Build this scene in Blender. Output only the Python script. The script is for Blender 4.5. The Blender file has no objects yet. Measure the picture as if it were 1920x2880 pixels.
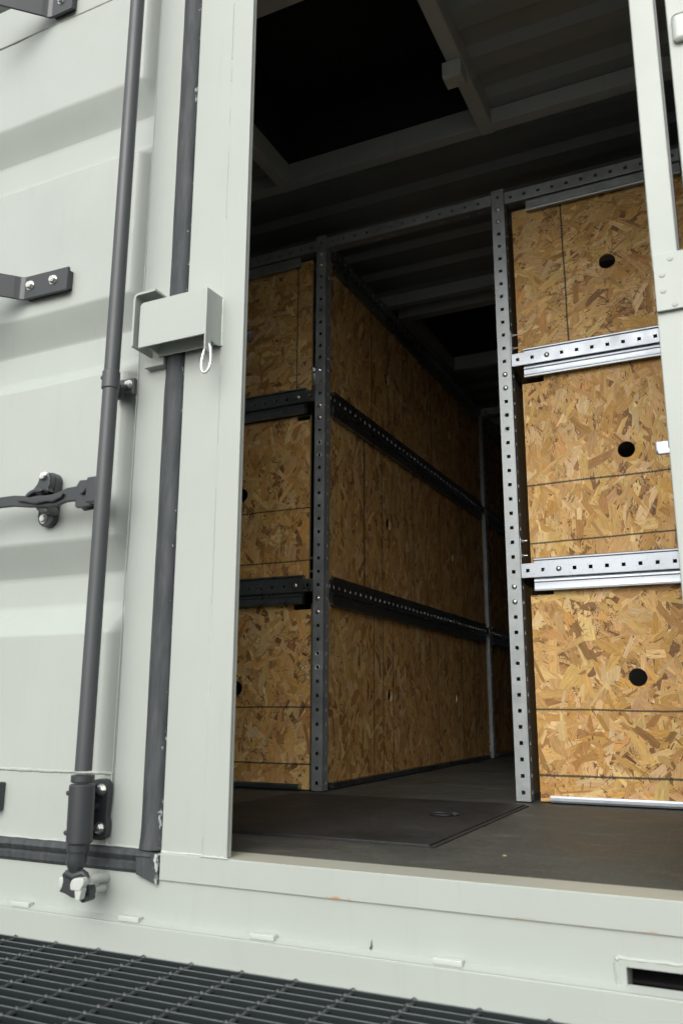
import bpy, bmesh, math, random
from mathutils import Vector, Matrix
import colorsys
random.seed(7)
R = math.radians
S = bpy.context.scene
COL = S.collection

# ------------------------------------------------------------------ camera
YAW, PITCH, ROLL, FPX = 0.4448, 0.2277, 0.0028, 2361.8
CAM = Vector((0.0, -1.4896, 0.2915))
fwd = Vector((-math.sin(YAW)*math.cos(PITCH), math.cos(YAW)*math.cos(PITCH), math.sin(PITCH)))
rt = Vector((math.cos(YAW), math.sin(YAW), 0)); up = rt.cross(fwd)
r2 = rt*math.cos(ROLL)+up*math.sin(ROLL); u2 = up*math.cos(ROLL)-rt*math.sin(ROLL)
cd = bpy.data.cameras.new('camera'); cam = bpy.data.objects.new('camera', cd); COL.objects.link(cam)
M = Matrix((r2, u2, -fwd)).transposed().to_4x4(); M.translation = CAM
cam.matrix_world = M
cd.sensor_fit = 'VERTICAL'; cd.sensor_width = 24; cd.sensor_height = 36
cd.lens = FPX/2880*36; cd.clip_start = 0.02; cd.clip_end = 2000
cd.dof.use_dof = True; cd.dof.focus_distance = 2.95; cd.dof.aperture_fstop = 5.6
S.camera = cam
S.render.resolution_x = 682; S.render.resolution_y = 1024

# ------------------------------------------------------------------ light
SUN_EL, SUN_AZ = 38.0, 4.0          # azimuth from straight behind the camera (-Y), minus = from the left
w = bpy.data.worlds.new('World'); S.world = w; w.use_nodes = True
nt = w.node_tree; bg = nt.nodes['Background']
sky = nt.nodes.new('ShaderNodeTexSky'); sky.sky_type = 'NISHITA'; sky.sun_disc = False
sdir = Vector((math.sin(R(SUN_AZ))*math.cos(R(SUN_EL)), -math.cos(R(SUN_AZ))*math.cos(R(SUN_EL)), math.sin(R(SUN_EL))))
sky.sun_elevation = R(SUN_EL); sky.sun_rotation = math.atan2(sdir.x, sdir.y)
sky.air_density = 1.0; sky.dust_density = 4.0; sky.ozone_density = 1.0
hs = nt.nodes.new('ShaderNodeHueSaturation'); hs.inputs['Saturation'].default_value = 0.25
nt.links.new(sky.outputs[0], hs.inputs['Color']); nt.links.new(hs.outputs[0], bg.inputs[0])
bg.inputs[1].default_value = 0.15
sl = bpy.data.lights.new('sun', 'SUN'); so = bpy.data.objects.new('sun', sl); COL.objects.link(so)
sl.energy = 0.62; sl.angle = R(60); sl.color = (1.0, 0.97, 0.92)
so.rotation_euler = sdir.to_track_quat('Z', 'Y').to_euler()
S.view_settings.view_transform = 'Standard'; S.view_settings.look = 'None'
S.view_settings.exposure = 0.48; S.view_settings.gamma = 1.0
S.render.engine = 'CYCLES'
S.cycles.max_bounces = 10; S.cycles.diffuse_bounces = 6; S.cycles.glossy_bounces = 4
S.cycles.use_denoising = True; S.cycles.sample_clamp_indirect = 6

# ------------------------------------------------------------------ materials
def newmat(name):
    m = bpy.data.materials.new(name); m.use_nodes = True
    return m, m.node_tree, m.node_tree.nodes['Principled BSDF']
def N(nt, t, **k):
    n = nt.nodes.new(t)
    for a, b in k.items():
        if a in n.inputs: n.inputs[a].default_value = b
        else: setattr(n, a, b)
    return n
def mix(nt, fac, a, b, mode='MIX'):
    n = nt.nodes.new('ShaderNodeMix'); n.data_type = 'RGBA'; n.blend_type = mode
    for s, v in ((0, fac), (6, a), (7, b)):
        if isinstance(v, bpy.types.NodeSocket): nt.links.new(v, n.inputs[s])
        elif s == 0: n.inputs[0].default_value = v
        else: n.inputs[s].default_value = (*v, 1) if len(v) == 3 else v
    return n.outputs[2]
def ramp(nt, src, pts, interp='LINEAR'):
    n = nt.nodes.new('ShaderNodeValToRGB'); n.color_ramp.interpolation = interp
    els = n.color_ramp.elements
    while len(els) < len(pts): els.new(0.5)
    for e, (p, c) in zip(els, pts):
        e.position = p; e.color = (c, c, c, 1) if not hasattr(c, '__len__') else (*c, 1)
    nt.links.new(src, n.inputs[0]); return n.outputs[0]
def noise(nt, vec, scale, detail=4, rough=.55, dist=0):
    n = N(nt, 'ShaderNodeTexNoise', Scale=scale, Detail=detail, Roughness=rough, Distortion=dist)
    if vec is not None: nt.links.new(vec, n.inputs['Vector'])
    return n.outputs['Fac']
def objco(nt, scale=(1, 1, 1), loc=(0, 0, 0)):
    t = nt.nodes.new('ShaderNodeTexCoord'); mp = nt.nodes.new('ShaderNodeMapping')
    mp.inputs['Scale'].default_value = scale; mp.inputs['Location'].default_value = loc
    nt.links.new(t.outputs['Object'], mp.inputs[0]); return mp.outputs[0]
def bump(nt, b, h, strength=.2, dist=.002):
    n = N(nt, 'ShaderNodeBump', Strength=strength, Distance=dist)
    nt.links.new(h, n.inputs['Height']); nt.links.new(n.outputs[0], b.inputs['Normal'])

def mat_paint(name, col, rough=.42, dirt=.35, rust=None, bumpy=.12, spots=0.0):
    m, nt, b = newmat(name)
    v = objco(nt)
    n1 = noise(nt, v, 3.2, 6, .6); n2 = noise(nt, objco(nt, (9, 9, 1.3)), 4, 5, .65); n3 = noise(nt, v, 260, 2)
    c = mix(nt, ramp(nt, n1, [(.35, 0), (.75, 1)]), col, tuple(x*.93 for x in col))
    dm = N(nt, 'ShaderNodeMath', operation='MULTIPLY'); nt.links.new(ramp(nt, n2, [(.56, 0), (.8, 1)]), dm.inputs[0]); dm.inputs[1].default_value = dirt
    c = mix(nt, dm.outputs[0], c, (col[0]*.66, col[1]*.66, col[2]*.56))
    if spots:
        n4 = noise(nt, v, 55, 3, .7); sm = N(nt, 'ShaderNodeMath', operation='MULTIPLY')
        nt.links.new(ramp(nt, n4, [(.765, 0), (.785, 1)]), sm.inputs[0]); sm.inputs[1].default_value = spots
        c = mix(nt, sm.outputs[0], c, (.30, .27, .2))
    if rust:
        # rust: a thin run of marks close to a seam height (object z) between x limits
        for (zc, zw, x0, x1, th) in rust:
            tc = nt.nodes.new('ShaderNodeTexCoord'); sp = nt.nodes.new('ShaderNodeSeparateXYZ'); nt.links.new(tc.outputs['Object'], sp.inputs[0])
            def mth(op, a, bb):
                q = N(nt, 'ShaderNodeMath', operation=op)
                for i, s in enumerate((a, bb)):
                    if isinstance(s, bpy.types.NodeSocket): nt.links.new(s, q.inputs[i])
                    elif s is not None: q.inputs[i].default_value = s
                return q.outputs[0]
            dz = mth('ABSOLUTE', mth('SUBTRACT', sp.outputs[2], zc), None)
            a1 = mth('LESS_THAN', dz, zw); a2 = mth('GREATER_THAN', sp.outputs[0], x0); a3 = mth('LESS_THAN', sp.outputs[0], x1)
            nn = ramp(nt, noise(nt, objco(nt, (1, 1, 5)), 38, 4, .7), [(th, 0), (th+.08, 1)])
            f = mth('MULTIPLY', mth('MULTIPLY', a1, a2), mth('MULTIPLY', a3, nn))
            c = mix(nt, mth('MULTIPLY', f, .8), c, (.45, .20, .05))
    if rust:
        ge = nt.nodes.new('ShaderNodeNewGeometry'); sg = nt.nodes.new('ShaderNodeSeparateXYZ'); nt.links.new(ge.outputs['Normal'], sg.inputs[0])
        upf = N(nt, 'ShaderNodeMath', operation='GREATER_THAN'); nt.links.new(sg.outputs[2], upf.inputs[0]); upf.inputs[1].default_value = .8
        dd = N(nt, 'ShaderNodeMath', operation='MULTIPLY'); nt.links.new(upf.outputs[0], dd.inputs[0]); nt.links.new(ramp(nt, noise(nt, objco(nt, (.6, 3, 1)), 9, 5, .6), [(.3, .25), (.7, .85)]), dd.inputs[1])
        c = mix(nt, dd.outputs[0], c, (.43, .42, .32))
    nt.links.new(c, b.inputs['Base Color'])
    rr = ramp(nt, n1, [(.3, rough-.05), (.8, rough+.1)]); nt.links.new(rr, b.inputs['Roughness'])
    hsum = N(nt, 'ShaderNodeMath', operation='ADD'); nt.links.new(n3, hsum.inputs[0]); nt.links.new(noise(nt, v, 14, 3), hsum.inputs[1])
    bump(nt, b, hsum.outputs[0], bumpy, .0012)
    return m
WHITE = (.408, .447, .410)
M_white = mat_paint('white_paint', WHITE, spots=.45, dirt=.16)
M_sill = mat_paint('sill_paint', WHITE, rust=[(-.050, .0035, -.74, -.68, .50), (-.051, .003, -.42, .1, .56), (-.0, .004, -.9, .1, .66)])
M_bright = mat_paint('fresh_white_paint', (.51, .545, .505), rough=.35, dirt=.1)
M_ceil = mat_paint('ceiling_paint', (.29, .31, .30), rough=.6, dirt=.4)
M_black = mat_paint('black_steel_paint', (.040, .046, .048), rough=.38, dirt=.15, bumpy=.1)
M_rod = mat_paint('charcoal_rod_paint', (.062, .071, .073), rough=.42, dirt=.2, bumpy=.15)
M_frame = mat_paint('roof_frame_paint', (.47, .495, .47), rough=.6, dirt=.4)
M_caulk = mat_paint('aged_sealant', (.355, .375, .315), rough=.55, dirt=.6)
M_hatchdark = mat_paint('recess_shade_black', (.02, .02, .02), rough=.9)  # near-black colour paints in the darkness of hatch shaft and pocket slot

def mat_rubber(name, col, dust=.5, specks=True):
    m, nt, b = newmat(name)
    n1 = noise(nt, objco(nt, (1, 1, .16)), 55, 6, .65); n2 = noise(nt, objco(nt, (1, 1, .45)), 70, 4, .7)
    f = N(nt, 'ShaderNodeMath', operation='MULTIPLY'); nt.links.new(ramp(nt, n1, [(.4, 0), (.75, 1)]), f.inputs[0]); f.inputs[1].default_value = dust
    c = mix(nt, f.outputs[0], col, (.20, .205, .195))
    if specks:
        tc = nt.nodes.new('ShaderNodeTexCoord'); sp = nt.nodes.new('ShaderNodeSeparateXYZ'); nt.links.new(tc.outputs['Object'], sp.inputs[0])
        e1 = N(nt, 'ShaderNodeMapRange'); nt.links.new(sp.outputs[0], e1.inputs[0]); e1.inputs[1].default_value = -1.130; e1.inputs[2].default_value = -1.121; e1.inputs[3].default_value = 0; e1.inputs[4].default_value = .15
        e2 = N(nt, 'ShaderNodeMapRange'); nt.links.new(sp.outputs[2], e2.inputs[0]); e2.inputs[1].default_value = .16; e2.inputs[2].default_value = .0; e2.inputs[3].default_value = 0; e2.inputs[4].default_value = .07
        sm_ = N(nt, 'ShaderNodeMath', operation='ADD'); nt.links.new(e1.outputs[0], sm_.inputs[0]); nt.links.new(e2.outputs[0], sm_.inputs[1])
        s2 = N(nt, 'ShaderNodeMath', operation='ADD'); nt.links.new(sm_.outputs[0], s2.inputs[0]); nt.links.new(n2, s2.inputs[1])
        c = mix(nt, ramp(nt, s2.outputs[0], [(.745, 0), (.77, 1)]), c, (.42, .46, .43))
    nt.links.new(c, b.inputs['Base Color']); b.inputs['Roughness'].default_value = .72
    bump(nt, b, n1, .2, .001)
    return m
M_rubber = mat_rubber('gasket_rubber', (.032, .040, .044), dust=.28)

def mat_zinc(name, base=(.50, .545, .56), metal=.85, rough=.34, bands=6):
    m, nt, b = newmat(name)
    n1 = noise(nt, objco(nt, (1, 1, 1)), 18, 5, .6); n2 = noise(nt, objco(nt), 140, 3, .6)
    c = mix(nt, ramp(nt, n1, [(.3, 0), (.7, 1)]), tuple(x*.82 for x in base), tuple(min(1, x*1.12) for x in base))
    c = mix(nt, ramp(nt, n2, [(.62, 0), (.72, .55)]), c, tuple(x*.55 for x in base))
    nt.links.new(c, b.inputs['Base Color']); b.inputs['Metallic'].default_value = metal
    nt.links.new(ramp(nt, n1, [(.3, rough-.06), (.75, rough+.14)]), b.inputs['Roughness'])
    bump(nt, b, n2, .08, .0006)
    return m
M_zinc = mat_zinc('galvanised_steel', (.40, .435, .44), .6, .45)
M_shade = mat_zinc('shaded_zinc_rail', (.30, .345, .36), .95, .30)  # same zinc made darker: shade of the left rack put into the colour
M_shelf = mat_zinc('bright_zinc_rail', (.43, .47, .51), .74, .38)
M_edge = mat_zinc('punched_edge_glint', (.85, .87, .88), .5, .35)  # raw metal hole walls, made near-white to paint their glints
M_bolt = mat_zinc('zinc_bolt', (.75, .76, .72), .9, .28)
M_ring = mat_zinc('polished_carabiner', (.78, .78, .77), .8, .22)

def mat_floor(name, col, grit=1.0, coin=False):
    m, nt, b = newmat(name)
    v = objco(nt)
    n1 = noise(nt, v, 3.1, 7, .66); n2 = noise(nt, objco(nt, (1, .5, 1)), 85, 5, .8); n3 = noise(nt, objco(nt, (1, 2.2, 1), (3, 1, 0)), 7, 6, .7)
    c = mix(nt, ramp(nt, n1, [(.3, 0), (.7, 1)]), tuple(x*.62 for x in col), (col[0]*1.42, col[1]*1.34, col[2]*1.25))
    c = mix(nt, ramp(nt, n2, [(.50, 0), (.70, .85)]), c, tuple(x*2.0 for x in col))
    c = mix(nt, ramp(nt, n3, [(.54, 0), (.70, .6)]), c, (col[0]*2.5, col[1]*2.4, col[2]*2.1))
    nt.links.new(c, b.inputs['Base Color'])
    nt.links.new(ramp(nt, n1, [(.35, .5), (.7, .78)]), b.inputs['Roughness'])
    if coin:
        vo = N(nt, 'ShaderNodeTexVoronoi', Scale=70.0, Randomness=.25); nt.links.new(objco(nt, (1, .6, 1)), vo.inputs['Vector'])
        bump(nt, b, ramp(nt, vo.outputs['Distance'], [(.12, 1), (.35, 0)]), .8, .003)
    else: bump(nt, b, n2, .5*grit, .002)
    return m
M_floor = mat_floor('rubber_floor', (.056, .060, .053))
M_mat = mat_floor('textured_rubber_lid', (.017, .018, .017), coin=True)
M_pull = mat_paint('black_rubber_pull', (.012, .012, .013), rough=.6)
M_asphalt = mat_floor('yard_asphalt', (.06, .06, .057))
M_grate = mat_paint('grating_paint', (.036, .044, .044), rough=.45, dirt=.3)

def mat_bars():
    m, nt, b = newmat('worn_toplit_bars')
    ge = nt.nodes.new('ShaderNodeNewGeometry'); sg = nt.nodes.new('ShaderNodeSeparateXYZ'); nt.links.new(ge.outputs['Normal'], sg.inputs[0])
    upf = N(nt, 'ShaderNodeMath', operation='GREATER_THAN'); nt.links.new(sg.outputs[2], upf.inputs[0]); upf.inputs[1].default_value = .8
    n1 = noise(nt, objco(nt), 30, 4, .6)
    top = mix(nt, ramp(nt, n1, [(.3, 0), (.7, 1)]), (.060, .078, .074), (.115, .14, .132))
    c = mix(nt, upf.outputs[0], (.016, .021, .023), top)  # pale tops over dark sides paint skylight onto the bars, besides foot wear
    nt.links.new(c, b.inputs['Base Color']); b.inputs['Roughness'].default_value = .4
    bump(nt, b, n1, .2, .001)
    return m
M_bars = mat_bars()
def mat_osb(name, lines):
    """lines: (axis 'h'/'v', pos, slope, half width) felt-pen marks in panel coordinates"""
    m, nt, b = newmat(name)
    at = nt.nodes.new('ShaderNodeVertexColor'); at.layer_name = 'Col'
    uv = nt.nodes.new('ShaderNodeUVMap'); uv.uv_map = 'UVMap'
    mp = nt.nodes.new('ShaderNodeMapping'); mp.inputs['Scale'].default_value = (35, 520, 1); nt.links.new(uv.outputs[0], mp.inputs[0])
    g = noise(nt, mp.outputs[0], 1.0, 4, .65)
    mp2 = nt.nodes.new('ShaderNodeMapping'); mp2.inputs['Scale'].default_value = (14, 120, 1); nt.links.new(uv.outputs[0], mp2.inputs[0])
    g2 = noise(nt, mp2.outputs[0], 1.0, 3, .6)
    c = mix(nt, 1.0, at.outputs[0], ramp(nt, g, [(.3, .74), (.62, 1.12)]), 'MULTIPLY')
    c = mix(nt, 1.0, c, ramp(nt, g2, [(.28, .80), (.6, 1.06)]), 'MULTIPLY')
    v = objco(nt)
    fine = noise(nt, v, 420, 2, .6)
    c = mix(nt, ramp(nt, noise(nt, v, 130, 3, .75), [(.69, 0), (.76, .6)]), c, (.10, .045, .018))
    tc = nt.nodes.new('ShaderNodeTexCoord'); sp = nt.nodes.new('ShaderNodeSeparateXYZ'); nt.links.new(tc.outputs['Object'], sp.inputs[0])
    def mth(op, a, bb=None):
        q = N(nt, 'ShaderNodeMath', operation=op)
        for i, s in enumerate((a, bb)):
            if isinstance(s, bpy.types.NodeSocket): nt.links.new(s, q.inputs[i])
            elif s is not None: q.inputs[i].default_value = s
        return q.outputs[0]
    wob = mth('MULTIPLY', mth('SUBTRACT', noise(nt, v, 6, 2), .5), .006)
    frz = mth('MULTIPLY', mth('SUBTRACT', noise(nt, v, 300, 3, .8), .5), .006)
    for (ax, pos, slope, hw) in lines:
        a, o = (sp.outputs[1], sp.outputs[0]) if ax == 'h' else (sp.outputs[0], sp.outputs[1])
        d = mth('ABSOLUTE', mth('ADD', mth('SUBTRACT', mth('SUBTRACT', a, pos), mth('MULTIPLY', o, slope)), wob))
        f = mth('LESS_THAN', mth('ADD', d, frz), hw)
        c = mix(nt, mth('MULTIPLY', f, .86), c, (.022, .030, .026))
    nt.links.new(c, b.inputs['Base Color']); b.inputs['Roughness'].default_value = .62
    b.inputs['Specular IOR Level'].default_value = .35
    hh = mth('ADD', mth('MULTIPLY', g, 1.0), mth('MULTIPLY', fine, .5)); bump(nt, b, hh, .35, .0012)
    return m

# ------------------------------------------------------------------ mesh helpers
class MB:
    def __init__(s): s.bm = bmesh.new()
    def _merge(s, bm2, mat=None):
        me = bpy.data.meshes.new('t'); bm2.to_mesh(me); bm2.free()
        if mat is not None: me.transform(mat)
        s.bm.from_mesh(me); bpy.data.meshes.remove(me); return s
    def box(s, x0, x1, y0, y1, z0, z1, bev=0.0, seg=2, mat=None):
        b = bmesh.new(); bmesh.ops.create_cube(b, size=1)
        for v in b.verts: v.co = Vector(((x0+x1)/2+v.co.x*(x1-x0), (y0+y1)/2+v.co.y*(y1-y0), (z0+z1)/2+v.co.z*(z1-z0)))
        if bev: bmesh.ops.bevel(b, geom=b.edges[:], offset=bev, segments=seg, affect='EDGES', profile=.5)
        return s._merge(b, mat)
    def prism(s, pts, y0, y1, bev=0.0, axis='Y', mat=None):
        """polygon in (a,b) extruded along axis. axis Y: (x,z); X: (y,z); Z: (x,y)"""
        b = bmesh.new()
        def P(p, t): return {'Y': (p[0], t, p[1]), 'X': (t, p[0], p[1]), 'Z': (p[0], p[1], t)}[axis]
        A = [b.verts.new(P(p, y0)) for p in pts]; B = [b.verts.new(P(p, y1)) for p in pts]
        n = len(pts); b.faces.new(A); b.faces.new(B[::-1])
        for i in range(n): b.faces.new((A[i], B[i], B[(i+1) % n], A[(i+1) % n]))
        bmesh.ops.recalc_face_normals(b, faces=b.faces[:])
        if bev: bmesh.ops.bevel(b, geom=b.edges[:], offset=bev, segments=2, affect='EDGES', profile=.5)
        return s._merge(b, mat)
    def tube(s, path, rad, seg=16, closed=False, caps=True, squash=None):
        b = bmesh.new(); path = [Vector(p) for p in path]; n = len(path)
        if not hasattr(rad, '__len__'): rad = [rad]*n
        T = []
        for i in range(n):
            if closed: t = path[(i+1) % n]-path[i-1]
            else: t = path[min(i+1, n-1)]-path[max(i-1, 0)]
            T.append(t.normalized())
        ref = Vector((0, 1, 0)) if abs(T[0].y) < .9 else Vector((1, 0, 0))
        nrm = (ref-T[0]*ref.dot(T[0])).normalized(); rings = []
        for i in range(n):
            nrm = (nrm-T[i]*nrm.dot(T[i])).normalized(); bn = T[i].cross(nrm)
            rings.append([b.verts.new(path[i]+rad[i]*(nrm*math.cos(2*math.pi*k/seg)+bn*math.sin(2*math.pi*k/seg))) for k in range(seg)])
        for i in range(n if closed else n-1):
            a, c = rings[i], rings[(i+1) % n]
            for k in range(seg): b.faces.new((a[k], a[(k+1) % seg], c[(k+1) % seg], c[k]))
        if caps and not closed: b.faces.new(rings[0][::-1]); b.faces.new(rings[-1])
        bmesh.ops.recalc_face_normals(b, faces=b.faces[:])
        return s._merge(b)
    def cyl(s, c, axis, r, h0, h1, seg=20, bev=0, r2=None):
        d = {'X': Vector((1, 0, 0)), 'Y': Vector((0, 1, 0)), 'Z': Vector((0, 0, 1))}[axis]; c = Vector(c)
        b2 = bev
        if b2:
            return s.tube([c+d*h0, c+d*(h0+b2), c+d*(h1-b2), c+d*h1], [r-b2, r, r2 or r, (r2 or r)-b2], seg)
        return s.tube([c+d*h0, c+d*h1], [r, r2 or r], seg)
    def hexbolt(s, c, axis, r=.0095, h=.007, sgn=-1):
        d = {'X': Vector((1, 0, 0)), 'Y': Vector((0, 1, 0)), 'Z': Vector((0, 0, 1))}[axis]*sgn; c = Vector(c)
        s.tube([c, c+d*.0015], [r*1.25, r*1.25], 20)
        s.tube([c+d*.0015, c+d*(h*.85), c+d*h], [r, r, r*.82], 6)
        return s.tube([c+d*h, c+d*(h+.0006)], [r*.5, r*.45], 12)
    def quad(s, pts):
        s.bm.faces.new([s.bm.verts.new(p) for p in pts]); return s
    def grid(s, fn, nu, nv):
        V = [[s.bm.verts.new(fn(i/nu, j/nv)) for j in range(nv+1)] for i in range(nu+1)]
        for i in range(nu):
            for j in range(nv): s.bm.faces.new((V[i][j], V[i+1][j], V[i+1][j+1], V[i][j+1]))
        return s
    def perf(s, o, ua, va, L, Wd, holes, hs=.0118, vc=None, th=.0022):
        """sheet of length L (ua) and width Wd (va) with square holes at positions along ua"""
        o, ua, va = Vector(o), Vector(ua), Vector(va); n = ua.cross(va)
        vc = Wd/2 if vc is None else vc
        us = [0.0]
        for h in holes: us += [h-hs/2, h+hs/2]
        us.append(L); vs = [0, vc-hs/2, vc+hs/2, Wd]
        P = lambda u, v, t: o+ua*u+va*v+n*t
        cache = {}
        def VV(i, j, k):
            key = (i, j, k)
            if key not in cache: cache[key] = s.bm.verts.new(P(us[i], vs[j], (0, th)[k]))
            return cache[key]
        nu = len(us)-1
        hole = lambda i, j: (i % 2 == 1) and j == 1
        for i in range(nu):
            for j in range(3):
                if hole(i, j):
                    for (a, c) in (((i, j), (i+1, j)), ((i+1, j), (i+1, j+1)), ((i+1, j+1), (i, j+1)), ((i, j+1), (i, j))):
                        s.bm.faces.new((VV(*a, 0), VV(*a, 1), VV(*c, 1), VV(*c, 0)))
                else:
                    s.bm.faces.new((VV(i, j, 0), VV(i, j+1, 0), VV(i+1, j+1, 0), VV(i+1, j, 0)))
                    s.bm.faces.new((VV(i, j, 1), VV(i+1, j, 1), VV(i+1, j+1, 1), VV(i, j+1, 1)))
        for j in range(3):
            s.bm.faces.new((VV(0, j, 0), VV(0, j, 1), VV(0, j+1, 1), VV(0, j+1, 0)))
            s.bm.faces.new((VV(nu, j, 0), VV(nu, j+1, 0), VV(nu, j+1, 1), VV(nu, j, 1)))
        for i in range(nu):
            s.bm.faces.new((VV(i, 0, 0), VV(i+1, 0, 0), VV(i+1, 0, 1), VV(i, 0, 1)))
            s.bm.faces.new((VV(i, 3, 0), VV(i, 3, 1), VV(i+1, 3, 1), VV(i+1, 3, 0)))
        return s
    def bead(s, p0, p1, r=.0028, step=.006, seg=6):
        p0, p1 = Vector(p0), Vector(p1); n = max(3, int((p1-p0).length/step))
        pts = []; rs = []
        for i in range(n+1):
            p = p0.lerp(p1, i/n); j = r*.22
            pts.append(p+Vector((random.uniform(-j, j), 0, random.uniform(-j, j)))); rs.append(r*random.uniform(.65, 1.25))
        return s.tube(pts, rs, seg)
    def obj(s, name, mat, parent=None, smooth=True, ang=32):
        me = bpy.data.meshes.new(name); s.bm.to_mesh(me); s.bm.free()
        return mkobj(name, me, mat, parent, smooth, ang)
def mkobj(name, me, mat, parent=None, smooth=True, ang=32):
    if name in ('post', 'beam', 'aisle_tie_beam') and 'M_edge' in globals():
        me.materials.append(mat); me.materials.append(M_edge)
        for p in me.polygons:
            if p.area < 4.2e-5: p.material_index = 1
        o = bpy.data.objects.new(name, me); COL.objects.link(o)
        if parent: adopt(o, parent)
        return o
    if smooth:
        me.polygons.foreach_set('use_smooth', [True]*len(me.polygons)); me.set_sharp_from_angle(angle=R(ang))
    me.materials.append(mat)
    o = bpy.data.objects.new(name, me); COL.objects.link(o)
    if smooth and ang <= 40:
        wn = o.modifiers.new('weighted_normals', 'WEIGHTED_NORMAL'); wn.keep_sharp = True; wn.weight = 80
    if parent: adopt(o, parent)
    return o
def adopt(o, parent):
    o.parent = parent
    q = parent; off = Vector((0, 0, 0))
    while q: off += q.location; q = None if not q.parent else q.parent if q.get('_r') is None else None
    if parent.type == 'EMPTY': o.matrix_parent_inverse = Matrix.Translation(-parent.location)
    else: o.matrix_parent_inverse = parent.matrix_basis.inverted()
def thing(name, label, cat, loc=(0, 0, 0), group=None):
    o = bpy.data.objects.new(name, None); COL.objects.link(o); o.location = loc; o.empty_display_size = .1
    o['label'] = label; o['category'] = cat
    if group: o['group'] = group
    return o
def struct(o): o['kind'] = 'structure'; return o
def copyto(src, parent, loc=None, rot=None):
    c = src.copy(); COL.objects.link(c)
    if loc is not None: c.location = loc
    if rot is not None: c.rotation_euler = rot
    adopt(c, parent); return c

# ================================================================== SETTING
ground = struct(MB().box(-150, 150, -150, 150, -.75, -.65).obj('ground', M_asphalt, smooth=False))
# rubber floor of the container: a sheet, with a darker worn joint
flo = MB().box(-2.33, .06, .083, 1.098, -.03, 0).box(-2.33, .06, 1.101, 5.9, -.03, -.0005)
struct(flo.obj('floor', M_floor, smooth=False))

# ================================================================== CONTAINER
cont = thing('shipping_container', 'off-white steel shipping container with corrugated roof, seen through its open doorway', 'container', (-1.15, 0, -.36))
ZR = 2.35
# roof: corrugated sheet running across the width, openings for the hatches
HX0, HX1 = -1.49, -.705
HATCH = [(.36, 1.13), (2.51, 3.27), (4.66, 5.42)]
def roofz(y):
    t = ((y-.03) % .209)/.209
    if t < .36: return 0
    if t < .5: return (t-.36)/.14*.026
    if t < .86: return .026
    return (1-t)/.14*.026
rb = MB(); ys = []
y = .02
while y < 5.9:
    for f in (0, .36, .5, .86): ys.append(.03+math.floor((y-.03)/.209+1e-6)*.209+f*.209)
    y += .209
for a, b in HATCH: ys += [a-.03, b+.03]
ys = sorted(set(round(q, 4) for q in ys if .0 <= q <= 5.9)); ys = [0.0]+[q for q in ys if q > .001]+[5.9]
for a, b in zip(ys[:-1], ys[1:]):
    if b-a < 1e-4: continue
    inh = any(a >= h0-.031 and b <= h1+.031 for h0, h1 in HATCH)
    for x0, x1 in (((-2.34, HX0-.03), (HX1+.03, .07)) if inh else ((-2.34, .07),)):
        za, zb = 2.415+roofz(a+1e-5), 2.415+roofz(b-1e-5)
        rb.quad([(x0, a, za), (x1, a, za), (x1, b, zb), (x0, b, zb)])
        rb.quad([(x0, a, za+.003), (x0, b, zb+.003), (x1, b, zb+.003), (x1, a, za+.003)])
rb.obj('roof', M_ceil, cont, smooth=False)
# cross purlins next to the hatches
for yy in (1.13, 2.30, 3.27, 4.42):
    MB().box(HX1+.0, .055, yy, yy+.05, ZR+.002, 2.414, .004).obj('roof_beam', M_frame, cont)
    MB().box(-2.33, HX0, yy, yy+.05, ZR+.002, 2.414, .004).obj('roof_beam', M_frame, cont)
MB().box(HX0, HX1, 2.30, 2.35, ZR+.002, 2.414, .004).obj('roof_beam', M_frame, cont)
# hatches
for hi, (h0, h1) in enumerate(HATCH):
    fr = MB()
    fr.box(HX0, HX1, h1, h1+.05, ZR, 2.44, .004)
    fr.box(HX0, HX1, h0-.06, h0, ZR, 2.44, .004)
    fr.box(HX0-.05, HX0, h0-.06-.3*(hi == 0), h1+.05, ZR-.001, 2.44, .004)
    fr.box(HX1, HX1+.052, h0-.06-.3*(hi == 0), h1+.052, ZR-.001, 2.44, .004)
    f = fr.obj('hatch_frame', M_frame, cont)
    cb = MB()
    cb.box(HX0-.03, HX1+.03, h0-.03, h1+.03, 2.74, 2.76)
    for bx in ((HX0-.03, HX0-.01, h0-.03, h1+.03), (HX1+.01, HX1+.03, h0-.03, h1+.03), (HX0-.01, HX1+.01, h0-.03, h0-.01), (HX0-.01, HX1+.01, h1+.01, h1+.03)):
        cb.box(*bx, 2.4402, 2.74)
    cb.obj('hatch_cover', M_hatchdark, f, smooth=False)
    if hi < 2:
        yb = .77 if hi == 0 else 2.92
        MB().prism([(yb, ZR-.003), (yb, ZR-.055), (yb+.012, ZR-.06), (yb+.062, ZR-.06), (yb+.075, ZR-.003)], HX1-.014, HX1+.050, .002, axis='X').obj('hatch_catch', M_frame, f)
# walls
def corr_wall(x0, x1, xf, ya, yb, z0, z1):
    b = MB(); n = int((yb-ya)/.28)
    pts = []
    for i in range(n+1):
        base = ya+i*.28
        for f, d in ((0, 0), (.07, 0), (.14, 1), (.21, 1)): pts.append((base+f, d))
    pts = [(p, d) for p, d in pts if p < yb]+[(yb, 0)]
    for (a, d), (c, e) in zip(pts[:-1], pts[1:]):
        b.quad([(xf(d), a, z0), (xf(e), c, z0), (xf(e), c, z1), (xf(d), a, z1)])
    return b
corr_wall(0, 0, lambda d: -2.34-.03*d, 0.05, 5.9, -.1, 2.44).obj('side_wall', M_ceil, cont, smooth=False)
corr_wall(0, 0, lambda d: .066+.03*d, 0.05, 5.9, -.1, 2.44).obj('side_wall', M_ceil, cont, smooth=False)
MB().box(-2.4, .1, 5.9, 5.95, -.2, 2.5).obj('rear_wall', M_ceil, cont, smooth=False)
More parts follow.
